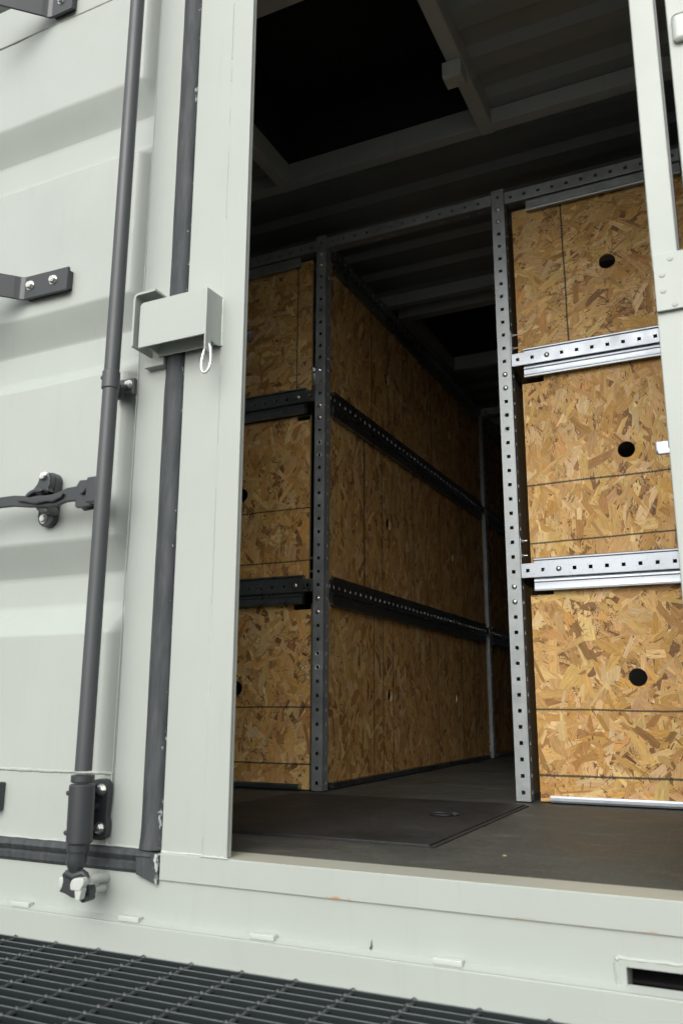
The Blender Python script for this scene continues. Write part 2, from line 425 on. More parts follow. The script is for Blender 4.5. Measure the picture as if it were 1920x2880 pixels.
MB().box(-2.34, .158, .0605, .12, 2.30, 2.515, .006).obj('door_header', M_white, cont)
MB().box(-2.42, -2.34, .0, .12, -.2, 2.5, .006).obj('corner_post', M_white, cont)
# lower end rail: fascia with pocket slot, ledge and bottom flange
fa = MB()
FX0, FX1 = -2.42, .161
SX0, SX1, SZ0, SZ1 = -.216, .12, -.1355, -.104
fa.box(FX0, SX0, .005, .06, -.34, -.0025); fa.box(SX1, FX1, .005, .06, -.34, -.0025)
fa.box(SX0, SX1, .005, .06, SZ1, -.0025)
fa.obj('end_rail', M_white, cont, smooth=False)
MB().box(FX0, FX1, -.017, .0045, -.30, -.136, .003).obj('bottom_flange', M_white, cont)
pt = MB(); pt.box(SX0-.01, SX1+.01, .0605, .40, SZ1+.001, SZ1+.006); pt.box(SX0-.01, SX1+.01, .0605, .40, SZ0-.006, SZ0-.001); pt.box(SX0-.012, SX0-.001, .0605, .40, SZ0-.001, SZ1+.001); pt.box(SX1+.001, SX1+.012, .0605, .40, SZ0-.001, SZ1+.001); pt.box(SX0-.012, SX1+.012, .401, .405, SZ0-.01, SZ1+.01)
pt.obj('pocket_tube', M_hatchdark, cont, smooth=False)
rim = MB(); rp = [(SX1+.012, SZ1+.012), (SX0-.012, SZ1+.012), (SX0-.015, SZ1+.004), (SX0-.014, SZ0+.001)]
for (a, b) in zip(rp[:-1], rp[1:]): rim.bead((a[0], .003, a[1]), (b[0], .003, b[1]), .0034, .012, 8)
rim.box(SX0-.016, SX1+.01, .0005, .0048, SZ1, SZ1+.013, .001)
rim.box(SX0-.016, SX0, .0008, .0048, SZ0, SZ1+.012, .001)
rim.obj('pocket_rim', M_white, cont)
for x in (-1.475, -1.18, -.867, -.505):
    MB().box(x-.026, x+.026, -.012, .0042, -.1340, -.1240, .002).obj('weld_tab', M_bright, cont)
MB().prism([(-.0125, -.1357), (.0048, -.1357), (.0048, -.1290), (.0020, -.1300), (-.0100, -.1345)], FX0, FX1, 0, axis='X').obj('added_ledge_fillet', M_white, cont)  # sloped fillet added to make the ledge top a bright band
# paint chip on the fascia
MB().prism([(-.655, -.1275), (-.652, -.123), (-.6515, -.117), (-.6495, -.113), (-.650, -.119), (-.6485, -.124), (-.651, -.129)], .0035, .0048).obj('paint_chip', M_black, cont, smooth=False)
# white corner piece beyond the gap with a rounded pad
MB().box(-.024, .16, .0, .06, 1.04, 2.52, .004).obj('corner_post', M_white, cont)
MB().box(-.016, .05, -.012, .001, 1.515, 1.575, .010, 4).obj('corner_pad', M_bright, cont)
# cam keeper welded on the rail below the lock rod
ck = MB()
MB().box(-1.352, -1.330, -.034, .0045, -.084, -.058, .006).obj('cam_keeper', M_bright, cont)
ck.prism([(-1.2508, -.0640), (-1.2520, -.0520), (-1.2480, -.0440), (-1.2415, -.0405), (-1.2200, -.0385), (-1.2172, -.0430), (-1.2180, -.0530), (-1.2225, -.0580), (-1.2240, -.0640)], -.108, -.092, .0035)
ck.prism([(-1.2420, -.0600), (-1.2220, -.0580), (-1.2262, -.0805), (-1.2370, -.0820)], -.106, -.090, .0025)
arm = [(-1.2300, -.100, -.052, .0080), (-1.2365, -.088, -.055, .0082), (-1.2430, -.074, -.0555, .0082), (-1.2455, -.058, -.0535, .0085), (-1.2455, -.040, -.0530, .009), (-1.2500, -.020, -.055, .010), (-1.2570, .004, -.058, .012)]
ck.tube([q[:3] for q in arm], [q[3] for q in arm], 14)
ck.tube([(-1.2400, -.066, -.056), (-1.2400, -.056, -.068), (-1.2410, -.048, -.081)], [.0080, .0085, .0065], 12)
ck.tube([(-1.2420, -.052, -.074), (-1.2520, -.020, -.076), (-1.261, .004, -.078)], [.0065, .0085, .010], 12)
ck.obj('cam_keeper', M_bright, cont)

# ================================================================== LEFT CARGO DOOR
door = thing('cargo_door', 'closed off-white corrugated cargo door on the left with a grey vertical lock rod', 'door', (-1.7, .02, 0))
def sm(t): t = max(0, min(1, t)); return t*t*(3-2*t)
PADS = [(1.835, 1.925, 2.6, 2.7), (1.215, 1.30, 1.700, 1.745), (.600, .680, 1.088, 1.13), (-.2, -.1, .455, .525)]
BACK, FRONT = .058, .013
def px(z):
    f = 0
    for a, b, c, d in PADS:
        if a < z < d: f = max(f, sm((z-a)/(b-a)) if z < b else (1 if z < c else sm((d-z)/(d-c))))
    return f
def lin(z):
    f = 0
    for a, b, c, d in PADS:
        if a < z < d: f = max(f, (z-a)/(b-a) if z < b else (1 if z < c else (d-z)/(d-c)))
    return max(0, min(1, f))
zs = [ .147+i*(2.2225-.147)/150 for i in range(151)]
for a, b, c, d in PADS: zs += [a, b, c, d, a+.006, b-.006, b+.006, c-.006, c+.006, d-.006]
zs = sorted(set(round(q, 4) for q in zs if .147 <= q <= 2.2225))
xs = [-2.33+i*.05 for i in range(20)]+[-1.36, -1.345, -1.33, -1.322, -1.315, -1.305, -1.295, -1.285, -1.277, -1.270, -1.262, -1.256]
pm = MB(); VV = []
for x in xs:
    edge = max(0, min(1, (-1.268-x)/.040)); edge = .5*edge+.5*sm(edge)
    row = []
    for z in zs:
        f = .88*lin(z)+.12*px(z)
        warp = .0016*math.sin(x*7+z*2.1)*math.sin(z*9+x)+.001*math.sin(x*19+z*5)
        row.append(pm.bm.verts.new((x, BACK-(BACK-FRONT)*f*edge+warp*f*edge, z)))
    VV.append(row)
for i in range(len(xs)-1):
    for j in range(len(zs)-1): pm.bm.faces.new((VV[i][j], VV[i+1][j], VV[i+1][j+1], VV[i][j+1]))
pm.obj('door_panel', M_white, door, ang=60)
MB().box(-1.2575, -1.165, .012, .07, .002, 2.28, .004).obj('door_stile', M_white, door)
MB().box(-2.33, -1.258, .014, .07, .003, .147, .004).obj('bottom_rail', M_white, door)
MB().box(-2.33, -1.258, .0125, .07, 2.225, 2.36, .003).obj('top_rail', M_white, door)
bd = MB(); 
bd.bead((-2.3, .014, .149), (-1.262, .014, .149), .0038, .007, 7); bd.bead((-1.262, .012, .152), (-1.254, .012, 2.2), .0016, .008)
bd.bead((-1.262, .011, .152), (-1.266, .011, .004), .0028, .008); bd.bead((-2.3, .012, .0045), (-1.17, .012, .0035), .0030, .012)
bd.obj('weld_bead', M_white, door)
ck_ = MB(); ck_.bead((-2.3, .0135, 2.2238), (-1.262, .0135, 2.2238), .0022, .012); ck_.obj('sealant_line', M_caulk, door)
# bottom gasket (two lips) and vertical gasket
g = MB(); g.prism([(.018, .0035), (-.004, .001), (-.008, -.008), (-.002, -.018), (.001, -.020), (-.005, -.024), (-.004, -.036), (.004, -.044), (.018, -.044)], -2.35, -1.136, 0, axis='X')
g.prism([(-1.175, -.001), (-1.128, .0), (-1.1185, -.006), (-1.119, -.060), (-1.136, -.0555), (-1.172, -.0445)], -.006, .004, .002)
g.obj('bottom_gasket', M_rubber, door)
gv = MB(); prof = [(-1.1725, .013), (-1.170, .002), (-1.160, -.005), (-1.145, -.007), (-1.132, -.004), (-1.124, .003), (-1.1205, .012)]
zz = [.004+i*.02 for i in range(114)]; rr_ = []
for i, z in enumerate(zz):
    fl = .003*math.exp(-((z-.004)/.02)**2) if z < .1 else 0
    wv = .0006*math.sin(z*11)+.0005*math.sin(z*29)+.0035*math.exp(-((z-1.045)/.03)**2)
    rr_.append([gv.bm.verts.new((x+wv*.5+(x+1.146)*fl*30*.2, yq-fl*1.2, z)) for x, yq in prof])
for a, b in zip(rr_[:-1], rr_[1:]):
    for k in range(len(prof)-1): gv.bm.faces.new((a[k], a[k+1], b[k+1], b[k]))
gv.bm.faces.new(rr_[0]); gv.obj('side_gasket', M_rubber, door, ang=50)
# lock rod
RX, RY = -1.266, -.075
rod = MB(); rod.tube([(RX+.004, RY, 2.5), (RX+.003, RY, 1.2), (RX, RY, .16)], .0177, 32).obj('lock_rod', M_rod, door)
cl = MB(); CX = RX+.002
cl.tube([(CX, RY, 1.001), (CX, RY, 1.003), (CX, RY, 1.043), (CX, RY, 1.045)], [.0185, .0205, .0205, .0185], 32)
cl.prism([(CX-.012, RY+.004), (CX-.016, RY+.03), (-1.312, -.002), (-1.300, .008), (-1.285, -.004), (-1.297, -.010), (CX-.002, RY+.034), (CX+.004, RY+.012)], 1.008, 1.046, .0015, axis='Z')
cl.box(-1.308, -1.2565, -.004, .0118, 1.013, 1.058, .006, 3)
clip = cl.obj('rod_clip', M_rod, door)
MB().hexbolt((-1.2725, -.004, 1.040), 'Y', .0095, .008).obj('bolt', M_bolt, clip)
MB().cyl((CX-.011, RY-.016, 1.026), 'Y', .0046, -.003, .004, 14, .001).obj('screw', M_black, clip)
lb = MB()
lb.tube([(RX, RY, .137), (RX, RY, .139), (RX, RY, .151), (RX, RY, .153)], [.0215, .0240, .0240, .0195], 32)
lb.tube([(RX+.002, RY, .018), (RX+.002, RY, .021), (RX, RY, .131), (RX, RY, .134)], [.024, .0264, .0264, .024], 36)
lb.prism([(RX-.010, RY+.012), (-1.312, -.004), (-1.292, -.004), (RX+.010, RY+.016)], .022, .128, .002, axis='Z')
pl = [(-1.316, .014), (-1.268, .0145), (-1.258, .021), (-1.2545, .034), (-1.2550, .050), (-1.2590, .062), (-1.2575, .075), (-1.2560, .108), (-1.2570, .129), (-1.2640, .1375), (-1.28, .139), (-1.316, .134)]
lb.prism(pl, -.006, .0115, .003)
lb.box(-1.290, -1.279, -.014, .001, .076, .090, .004)
lbo = lb.obj('rod_bearing', M_black, door)
for bx, bz in ((-1.2735, .1165), (-1.2735, .0390)): MB().hexbolt((bx, -.006, bz), 'Y', .0100, .009).obj('bolt', M_bolt, lbo)
for z, xx in ((.117, -.017), (.040, -.016)): MB().cyl((RX+xx, RY-.0200, z), 'Y', .0048, -.0035, .006, 14, .001).obj('screw', M_black, lbo)
cm = MB()
cm.tube([(RX, RY, .018), (RX, RY, .004), (RX, RY, .0035), (RX-.001, RY, -.010), (RX-.002, RY, -.018), (RX-.002, RY, -.028), (RX-.001, RY, -.040)], [.0232, .0226, .0205, .0198, .0205, .0165, .010], 28)
cm.tube([(RX-.030, RY, -.045), (RX-.020, RY-.004, -.040), (RX+.004, RY-.006, -.044), (RX+.022, RY-.004, -.036), (RX+.032, RY, -.046)], [.005, .0075, .0095, .0075, .0045], 14)
cm.prism([(-1.3000, -.040), (-1.2800, -.034), (-1.2520, -.036), (-1.2420, -.050), (-1.2480, -.070), (-1.2560, -.082), (-1.2680, -.0855), (-1.2880, -.079), (-1.3050, -.0765), (-1.2980, -.066), (-1.2955, -.055)], RY-.006, RY+.020, .004)
cm.prism([(-1.2560, -.060), (-1.2290, -.058), (-1.2250, -.072), (-1.2300, -.083), (-1.2420, -.088), (-1.2540, -.084)], RY-.004, RY+.018, .004)
cm.cyl((-1.2360, RY, -.082), 'Y', .0075, -.012, .02, 14, .002)
cm.obj('rod_cam', M_black, door)
# handle lever, hub and catch
hd = MB()
def bar(pts, hw):   # pts: (x, z, halfheight, yfront)
    b = bmesh.new(); rings = []
    for x, z, h, y in pts: rings.append([b.verts.new(q) for q in ((x, y, z-h), (x, y, z+h), (x, y+hw, z+h), (x, y+hw, z-h))])
    for a, c in zip(rings[:-1], rings[1:]):
        for k in range(4): b.faces.new((a[k], a[(k+1) % 4], c[(k+1) % 4], c[k]))
    b.faces.new(rings[0]); b.faces.new(rings[-1][::-1]); bmesh.ops.recalc_face_normals(b, faces=b.faces[:])
    bmesh.ops.bevel(b, geom=b.edges[:], offset=.0022, segments=2, affect='EDGES'); hd._merge(b)
bar([(-1.80, .765, .012, -.085), (-1.66, .771, .0128, -.064), (-1.61, .7727, .0133, -.056), (-1.562, .7727, .0137, -.054), (-1.509, .7660, .0140, -.052), (-1.475, .7630, .0140, -.052), (-1.442, .7620, .0148, -.052), (-1.420, .7637, .0165, -.053), (-1.394, .7702, .0170, -.054), (-1.366, .7700, .0176, -.055), (-1.335, .770, .0176, -.056)], .009)
hdo = hd.obj('door_handle', M_black, door)
hb = MB()
hb.prism([(-1.352, .7822), (-1.3425, .7962), (-1.2983, .7944), (-1.3007, .732), (-1.3443, .730), (-1.3515, .735)], -.069, -.061, .003)
hb.prism([(-1.3551, .7365), (-1.352, .79), (-1.296, .793), (-1.296, .731), (-1.345, .729)], -.046, -.039, .002)
hb.prism([(-1.305, .735), (-1.303, .794), (-1.275, .794), (-1.275, .735)], -.088, -.040, .003)
hb.cyl((-1.3270, -.0615, .768), 'Y', .0082, -.015, .0, 20, .002)
hb.obj('handle_hub', M_black, door)
ct = MB()
def slot_pts(x, z0, z1, r, dx=0):
    P = []
    for i in range(9): a = math.pi*i/8; P.append((x+dx+r*math.cos(a), z1+r*math.sin(a)))
    for i in range(9): a = math.pi+math.pi*i/8; P.append((x+r*math.cos(a), z0+r*math.sin(a)))
    return P
ct.prism(slot_pts(-1.5005, .7385, .8230, .0255, .004), -.006, .0125, .002)
ct.prism(slot_pts(-1.489, .775, .8225, .0205, .003), -.018, -.008, .003)
ct.prism([(-1.5010, .838), (-1.470, .838), (-1.4630, .823), (-1.4626, .807), (-1.4672, .7966), (-1.4610, .789), (-1.4844, .7955), (-1.504, .7885), (-1.5205, .7805), (-1.5325, .783), (-1.5345, .7950), (-1.516, .799), (-1.503, .812), (-1.4990, .822)], -.040, -.020, .004)
ct.prism([(-1.5205, .781), (-1.505, .791), (-1.482, .797), (-1.461, .789), (-1.470, .783), (-1.492, .784), (-1.51, .776)], -.060, -.036, .004)
ct.prism([(-1.5436, .7690), (-1.522, .7730), (-1.503, .7735), (-1.4746, .7755), (-1.44, .7725), (-1.3958, .7735), (-1.4005, .7638), (-1.4274, .7557), (-1.45, .758), (-1.484, .7561), (-1.51, .7625)], -.0625, -.0535, .0032)
ct.prism([(-1.4989, .764), (-1.473, .7625), (-1.4636, .7549), (-1.4559, .7365), (-1.4787, .7345), (-1.496, .749)], -.046, -.004, .005)
cto = ct.obj('handle_catch', M_black, door)
MB().hexbolt((-1.4820, -.038, .8285), 'Y', .0100, .010).obj('bolt', M_bolt, cto)
MB().hexbolt((-1.5060, -.006, .7330), 'Y', .0095, .007).obj('bolt', M_bolt, cto)
# bolted bent brackets of a hidden bar
def bracket(x1, x0, z0, z1, dzs, bolts, name='bar_bracket'):
    b = bmesh.new(); prof = [(x1, .001), (x0+.012, .001), (x0, -.004), (x0-.010, -.016), (x0-.10, -.105), (x0-.16, -.150)]
    th = .008; rings = []
    for i, (x, yy) in enumerate(prof):
        k = (x-x1)/(x0-x1)
        rings.append([b.verts.new(q) for q in ((x, yy-th, z0+dzs*k), (x, yy-th, z1+dzs*k), (x, yy+.0, z1+dzs*k), (x, yy+.0, z0+dzs*k))])
    for a, c in zip(rings[:-1], rings[1:]):
        for k in range(4): b.faces.new((a[k], a[(k+1) % 4], c[(k+1) % 4], c[k]))
    b.faces.new(rings[0]); b.faces.new(rings[-1][::-1]); bmesh.ops.recalc_face_normals(b, faces=b.faces[:])
    bmesh.ops.bevel(b, geom=b.edges[:], offset=.0015, segments=2, affect='EDGES')
    m = MB(); m._merge(b); m.box(x0+.01, x1-.002, .0012, .02, z0+.008, z1-.008)
    o = m.obj(name, M_black, door)
    for bx, bz in bolts: MB().hexbolt((bx, -.007, bz), 'Y', .0105, .009).obj('bolt', M_bolt, o)
bracket(-1.492, -1.652, 1.338, 1.404, .004, [(-1.622, 1.378), (-1.542, 1.376)])
bracket(-1.562, -1.65, 2.232, 2.30, .0, [(-1.605, 2.276)])
MB().box(-1.66, -1.572, -.008, .0135, .058, .120, .003).obj('rod_bearing', M_black, door)

# ================================================================== DOORWAY FRAME (right leaf cut open)
fr = thing('doorway_frame', 'off-white steel doorway frame with wide sill around the open entrance', 'door frame', (-.52, .02, 0))
JT = 2.5
MB().box(-1.1195, -1.0165, .0055, .060, .0, JT, .003).obj('frame_stile', M_white, fr)
MB().box(-1.0160, -.9585, .0025, .0130, .0005, JT, .0018, 3).obj('jamb_tube', M_white, fr)
MB().box(-.9640, -.9580, .0132, .0175, .001, JT, .0).obj('seal_strip', M_white, fr)
w1 = MB(); w2 = MB(); z = .01
while z < 2.3:
    L = random.uniform(.02, .3)
    if random.random() < .85: (w1 if random.random() < .2 else w2).bead((-1.0163, .0048, z), (-1.0163, .0048, z+L), .0016, .008)
    z += L+random.uniform(.01, .1)
w1.bead((-1.018, -.0005, .001), (-.953, -.001, .0008), .0020, .005, 8); w1.bead((-1.118, .006, .0015), (-1.018, .006, .0015), .0026, .008, 8)
w1.obj('weld_bead', M_bright, fr); w2.obj('sealant_line', M_caulk, fr)
MB().box(-1.117, .159, .0, .0825, -.052, 0, .0022, 2).obj('door_sill', M_sill, fr)
MB().box(-.095, -.955, .01, .05, 2.26, 2.34, .003).obj('head_tube', M_white, fr)
# right jamb: narrow tube above, wide panel with lock plate below
MB().box(-.0885, -.044, .0, .05, 1.06, 2.4, .003, 3).obj('jamb_tube', M_white, fr)
MB().box(-.0440, -.0405, .012, .05, 1.08, 2.4, .0).obj('seal_strip', M_black, fr)
MB().box(-.0875, .158, .002, .05, -.05+.0505, 1.0595, .003).obj('jamb_panel', M_white, fr)
MB().box(-.0865, .13, -.0065, .0, .978, 1.0885, .0015).obj('lock_plate', M_white, fr)
for x, z in ((-.057, 1.076), (-.073, 1.047), (-.073, 1.016), (-.056, .987)):
    s_ = MB(); s_.cyl((x, -.0068, z), 'Y', .0052, -.0012, .001, 18, .0008); s_.cyl((x, -.0082, z), 'Y', .0014, -.0006, .001, 8); s_.obj('rivet', M_white, fr)
lt = MB(); lt.box(-.110, -.086, .008, .028, .7225, .744, .004, 3); lt.box(-.106, -.086, .004, .010, .7185, .7285, .002)
lt.obj('latch_bolt', M_shelf, fr)

# ================================================================== LOCK BOX
lk = thing('lock_box', 'off-white steel lock box bridging the dark gasket strip', 'lock box', (-1.1, 0, 1.15))
YF = -.060; X0, X1, ZB, ZT = -1.204, -1.0165, 1.099, 1.2115
bx = MB()
bx.prism([(X0+.008, ZT), (X1, ZT), (X1, 1.070+.0), (X1-.004, 1.068), (X1-.004, ZB), (X0, ZB), (X0, ZT-.008), (X0+.003, ZT-.003)], YF, YF+.005, .001)
bx.prism([(YF+.0048, 1.205), (YF+.003, ZT), (.007, ZT+.003), (.007, 1.094), (-.020, 1.088), (-.036, 1.092), (-.040, 1.060), (YF+.001, 1.063)], X1-.0045, X1-.0002, .0008, axis='X')
bx.box(X0+.10, X1-.005, YF+.004, .006, ZT-.006, ZT-.001)
bx.obj('box_shell', M_white, lk)
bp = MB(); bp.box(X0+.024, X1-.006, -.014, -.009, 1.092, 1.150, .001); bp.box(X0+.020, X0+.025, YF+.012, .008, 1.098, 1.19, .001)
bp.box(X0+.026, X1-.006, -.008, -.0005, 1.0965, 1.19)
bp.bead((X0+.024, -.012, 1.0925), (X1-.02, -.012, 1.0925), .002, .008)
bp.obj('back_plate', M_white, lk)
bw = MB(); bw.bead((X1+.0008, .003, 1.094), (X1+.0008, .003, ZT), .003, .006, 8); bw.obj('weld_bead', M_bright, lk)
lp = MB()
sp = MB()
# bent strap: side plate standing off the door, with a bend into the top plate
def strap():
    b = bmesh.new(); th = .0055; xa, zt = -1.2235, 1.2385
    out = [(xa, 1.105), (xa, zt-.012)]
    for i in range(1, 6): a = math.pi/2*i/5; out.append((xa+.012-.012*math.cos(a), zt-.012+.012*math.sin(a)))
    out.append((-1.162, zt+.001))
    inn = []
    for i, (x, z) in enumerate(out):
        if i < 2: inn.append((x+th, z))
        elif i == len(out)-1: inn.append((x, z-th))
        else:
            a = math.pi/2*(i-1)/5; inn.append((xa+.012-(.012-th)*math.cos(a), zt-.012+(.012-th)*math.sin(a)))
    poly = out+inn[::-1]
    lp.prism(poly, -.062, .0115, .0)
strap()
lp.obj('strap_bracket', M_white, lk)
st = MB(); st.box(-1.226, -1.170, -.008, .0118, 1.072, 1.094, .002); st.bead((-1.222, .008, 1.0715), (-1.176, .008, 1.0715), .002, .005)
st.obj('stop_block', M_white, lk)

cb = MB(); path = []
cx, cy_, ct_ = -1.019, -.050, 1.087
ts = 40
for i in range(ts):
    a = 2*math.pi*i/ts; zz_ = -math.cos(a)   # -1 top .. hmm top where a=0 -> z high
    z = 1.048+.036*math.cos(a)
    wdt = .0085+.0065*(1-math.cos(a))/2
    path.append((cx+wdt*math.sin(a)+.0005, cy_+.004*math.cos(a), z-.004))
cb.tube(path, .0033, 12, closed=True)
cb.tube([path[5], path[8]], .0040, 12)
cb.tube([(p_[0], p_[1], p_[2]) for p_ in (path[31], path[32])], .0041, 12); o = cb.obj('carabiner', M_ring); o['label'] = 'small white metal carabiner hanging from the lower corner of the lock box'; o['category'] = 'carabiner'

# ================================================================== GRATING DECK
gr = thing('grating_deck', 'dark grey steel bar grating platform below the door sill', 'grating', (-.8, -.7, -.19))
GZ = -.19; gb = MB(); gx0, gx1 = -2.9, 1.3
yv = -.020
first = True
while yv > -1.95:
    gb.box(gx0, gx1, yv-.0055, yv, GZ-.032, GZ); yv -= .0323
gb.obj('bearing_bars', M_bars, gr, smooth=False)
cr = MB(); xv = gx0+.06
xoff = (-1.356-gx0) % .1135
x = gx0+xoff
while x < gx1:
    pts = []; n = int(1.9/.0105)
    for i in range(n): pts.append((x, -.022-i*.0105, GZ-.0045))
    rs = [.0036+.0009*math.cos(i*math.pi) for i in range(n)]
    cr.tube(pts, rs, 6)
    yy = -.020
    while yy > -1.9:
        cr.tube([(x-.006, yy-.0028, GZ-.0015), (x, yy-.0028, GZ+.0004), (x+.006, yy-.0028, GZ-.0015)], [.0020, .0040, .0020], 6); yy -= .0323
    x += .1135
cr.obj('cross_rods', M_grate, gr)
sf = MB(); sf.box(gx0, gx1, -1.95, -1.935, -.30, GZ-.0005)
for x in (-2.6, -1.5, -.4, .7): sf.box(x, x+.05, -1.93, -.03, -.36, GZ-.034); 
for x in (-2.6, -.4, .7):
    for y in (-1.9, -.12): sf.box(x, x+.05, y, y+.05, -.66, -.361)
sf.obj('support_frame', M_grate, gr, smooth=False)
sk = MB(); sk.box(-2.4, .12, .062, 5.9, -.30, -.20); 
for x in (-2.35, .0):
    for y in (.08, 5.7): sk.box(x, x+.16, y, y+.16, -.66, -.301)
sk.obj('underframe', M_hatchdark, cont, smooth=False)

# ================================================================== FLOOR HATCH
fh = thing('floor_hatch', 'dark textured rubber hatch lid set on the container floor', 'floor hatch', (-1.0, .73, 0))
MB().box(-1.43, -.646, .303, 1.150, .0015, .0065, .001).obj('hatch_lid', M_mat, fh)
g_ = MB()
for q in ((-1.436, -.638, .296, .3025), (-1.436, -.638, 1.1505, 1.157), (-.6455, -.634, .3027, 1.1503), (-1.436, -1.4305, .3027, 1.1503)): g_.box(*q, .0004, .0028)
g_.obj('hatch_gap', M_hatchdark, fh, smooth=False)
rg = MB(); pts = []
for i in range(24):
    a = 2*math.pi*i/24; pts.append((-.782+.030*math.cos(a), .778+.018*math.sin(a), .011+.001*math.sin(a)))
rg.tube(pts, .0028, 8, closed=True); rg.tube([(-.762, .790, .011), (-.748, .797, .012), (-.738, .795, .0095)], .003, 8); rg.box(-.752, -.742, .785, .805, .0065, .012, .002)
rg.obj('pull_ring', M_pull, fh)

# ================================================================== OSB PANELS
PAL = [(.66, .44, .20), (.60, .38, .155), (.53, .315, .115), (.47, .265, .088), (.68, .50, .27), (.40, .205, .066), (.33, .165, .055), (.74, .56, .31), (.57, .36, .17), (.22, .105, .038), (.60, .33, .11)]
PALW = [19, 17, 14, 9, 14, 5, 2.5, 9, 10, 1, 10]
def clip_half(poly, nx, ny, d):     # keep nx*x+ny*y <= d
    out = []; n = len(poly)
    for i in range(n):
        a, b = poly[i], poly[(i+1) % n]; da = nx*a[0]+ny*a[1]-d; db = nx*b[0]+ny*b[1]-d
        if da <= 0: out.append(a)
        if (da < 0 < db) or (db < 0 < da):
            t = da/(da-db); out.append((a[0]+(b[0]-a[0])*t, a[1]+(b[1]-a[1])*t))
    return out if len(out) > 2 else []
def halves(convex):                # ccw polygon -> outward half planes
    H = []; n = len(convex)
    for i in range(n):
        a, b = convex[i], convex[(i+1) % n]; nx, ny = b[1]-a[1], -(b[0]-a[0]); l = math.hypot(nx, ny) or 1
        nx, ny = nx/l, ny/l; H.append((nx, ny, nx*a[0]+ny*a[1]))
    return H
def subtract(poly, H):
    pieces = []; rest = poly
    for nx, ny, d in H:
        if not rest: break
        o = clip_half(rest, -nx, -ny, -d)
        if o: pieces.append(o)
        rest = clip_half(rest, nx, ny, d)
    return pieces
def rnd_flake(big, theta, spread):
    if big: L = min(.15, random.lognormvariate(math.log(.100), .40)); Wd = min(.050, random.lognormvariate(math.log(.0195), .50))
    else: L = random.lognormvariate(math.log(.011), .55); Wd = random.lognormvariate(math.log(.0021), .45)
    a = theta+random.gauss(0, spread)
    k1, k2 = random.uniform(-.7, .7)*Wd, random.uniform(-.7, .7)*Wd; j = Wd*.22
    P = [(-L/2+k1, -Wd/2), (L/2*.3, -Wd/2+random.uniform(-j, j)), (L/2+k2, -Wd/2+random.uniform(0, j)), (L/2+random.uniform(-j, j)*2, random.uniform(-j, j)), (L/2-k2, Wd/2), (-L/2*.3, Wd/2+random.uniform(-j, j)), (-L/2-k1, Wd/2-random.uniform(0, j)), (-L/2+random.uniform(-j, j)*2, random.uniform(-j, j))]
    return P, a, L
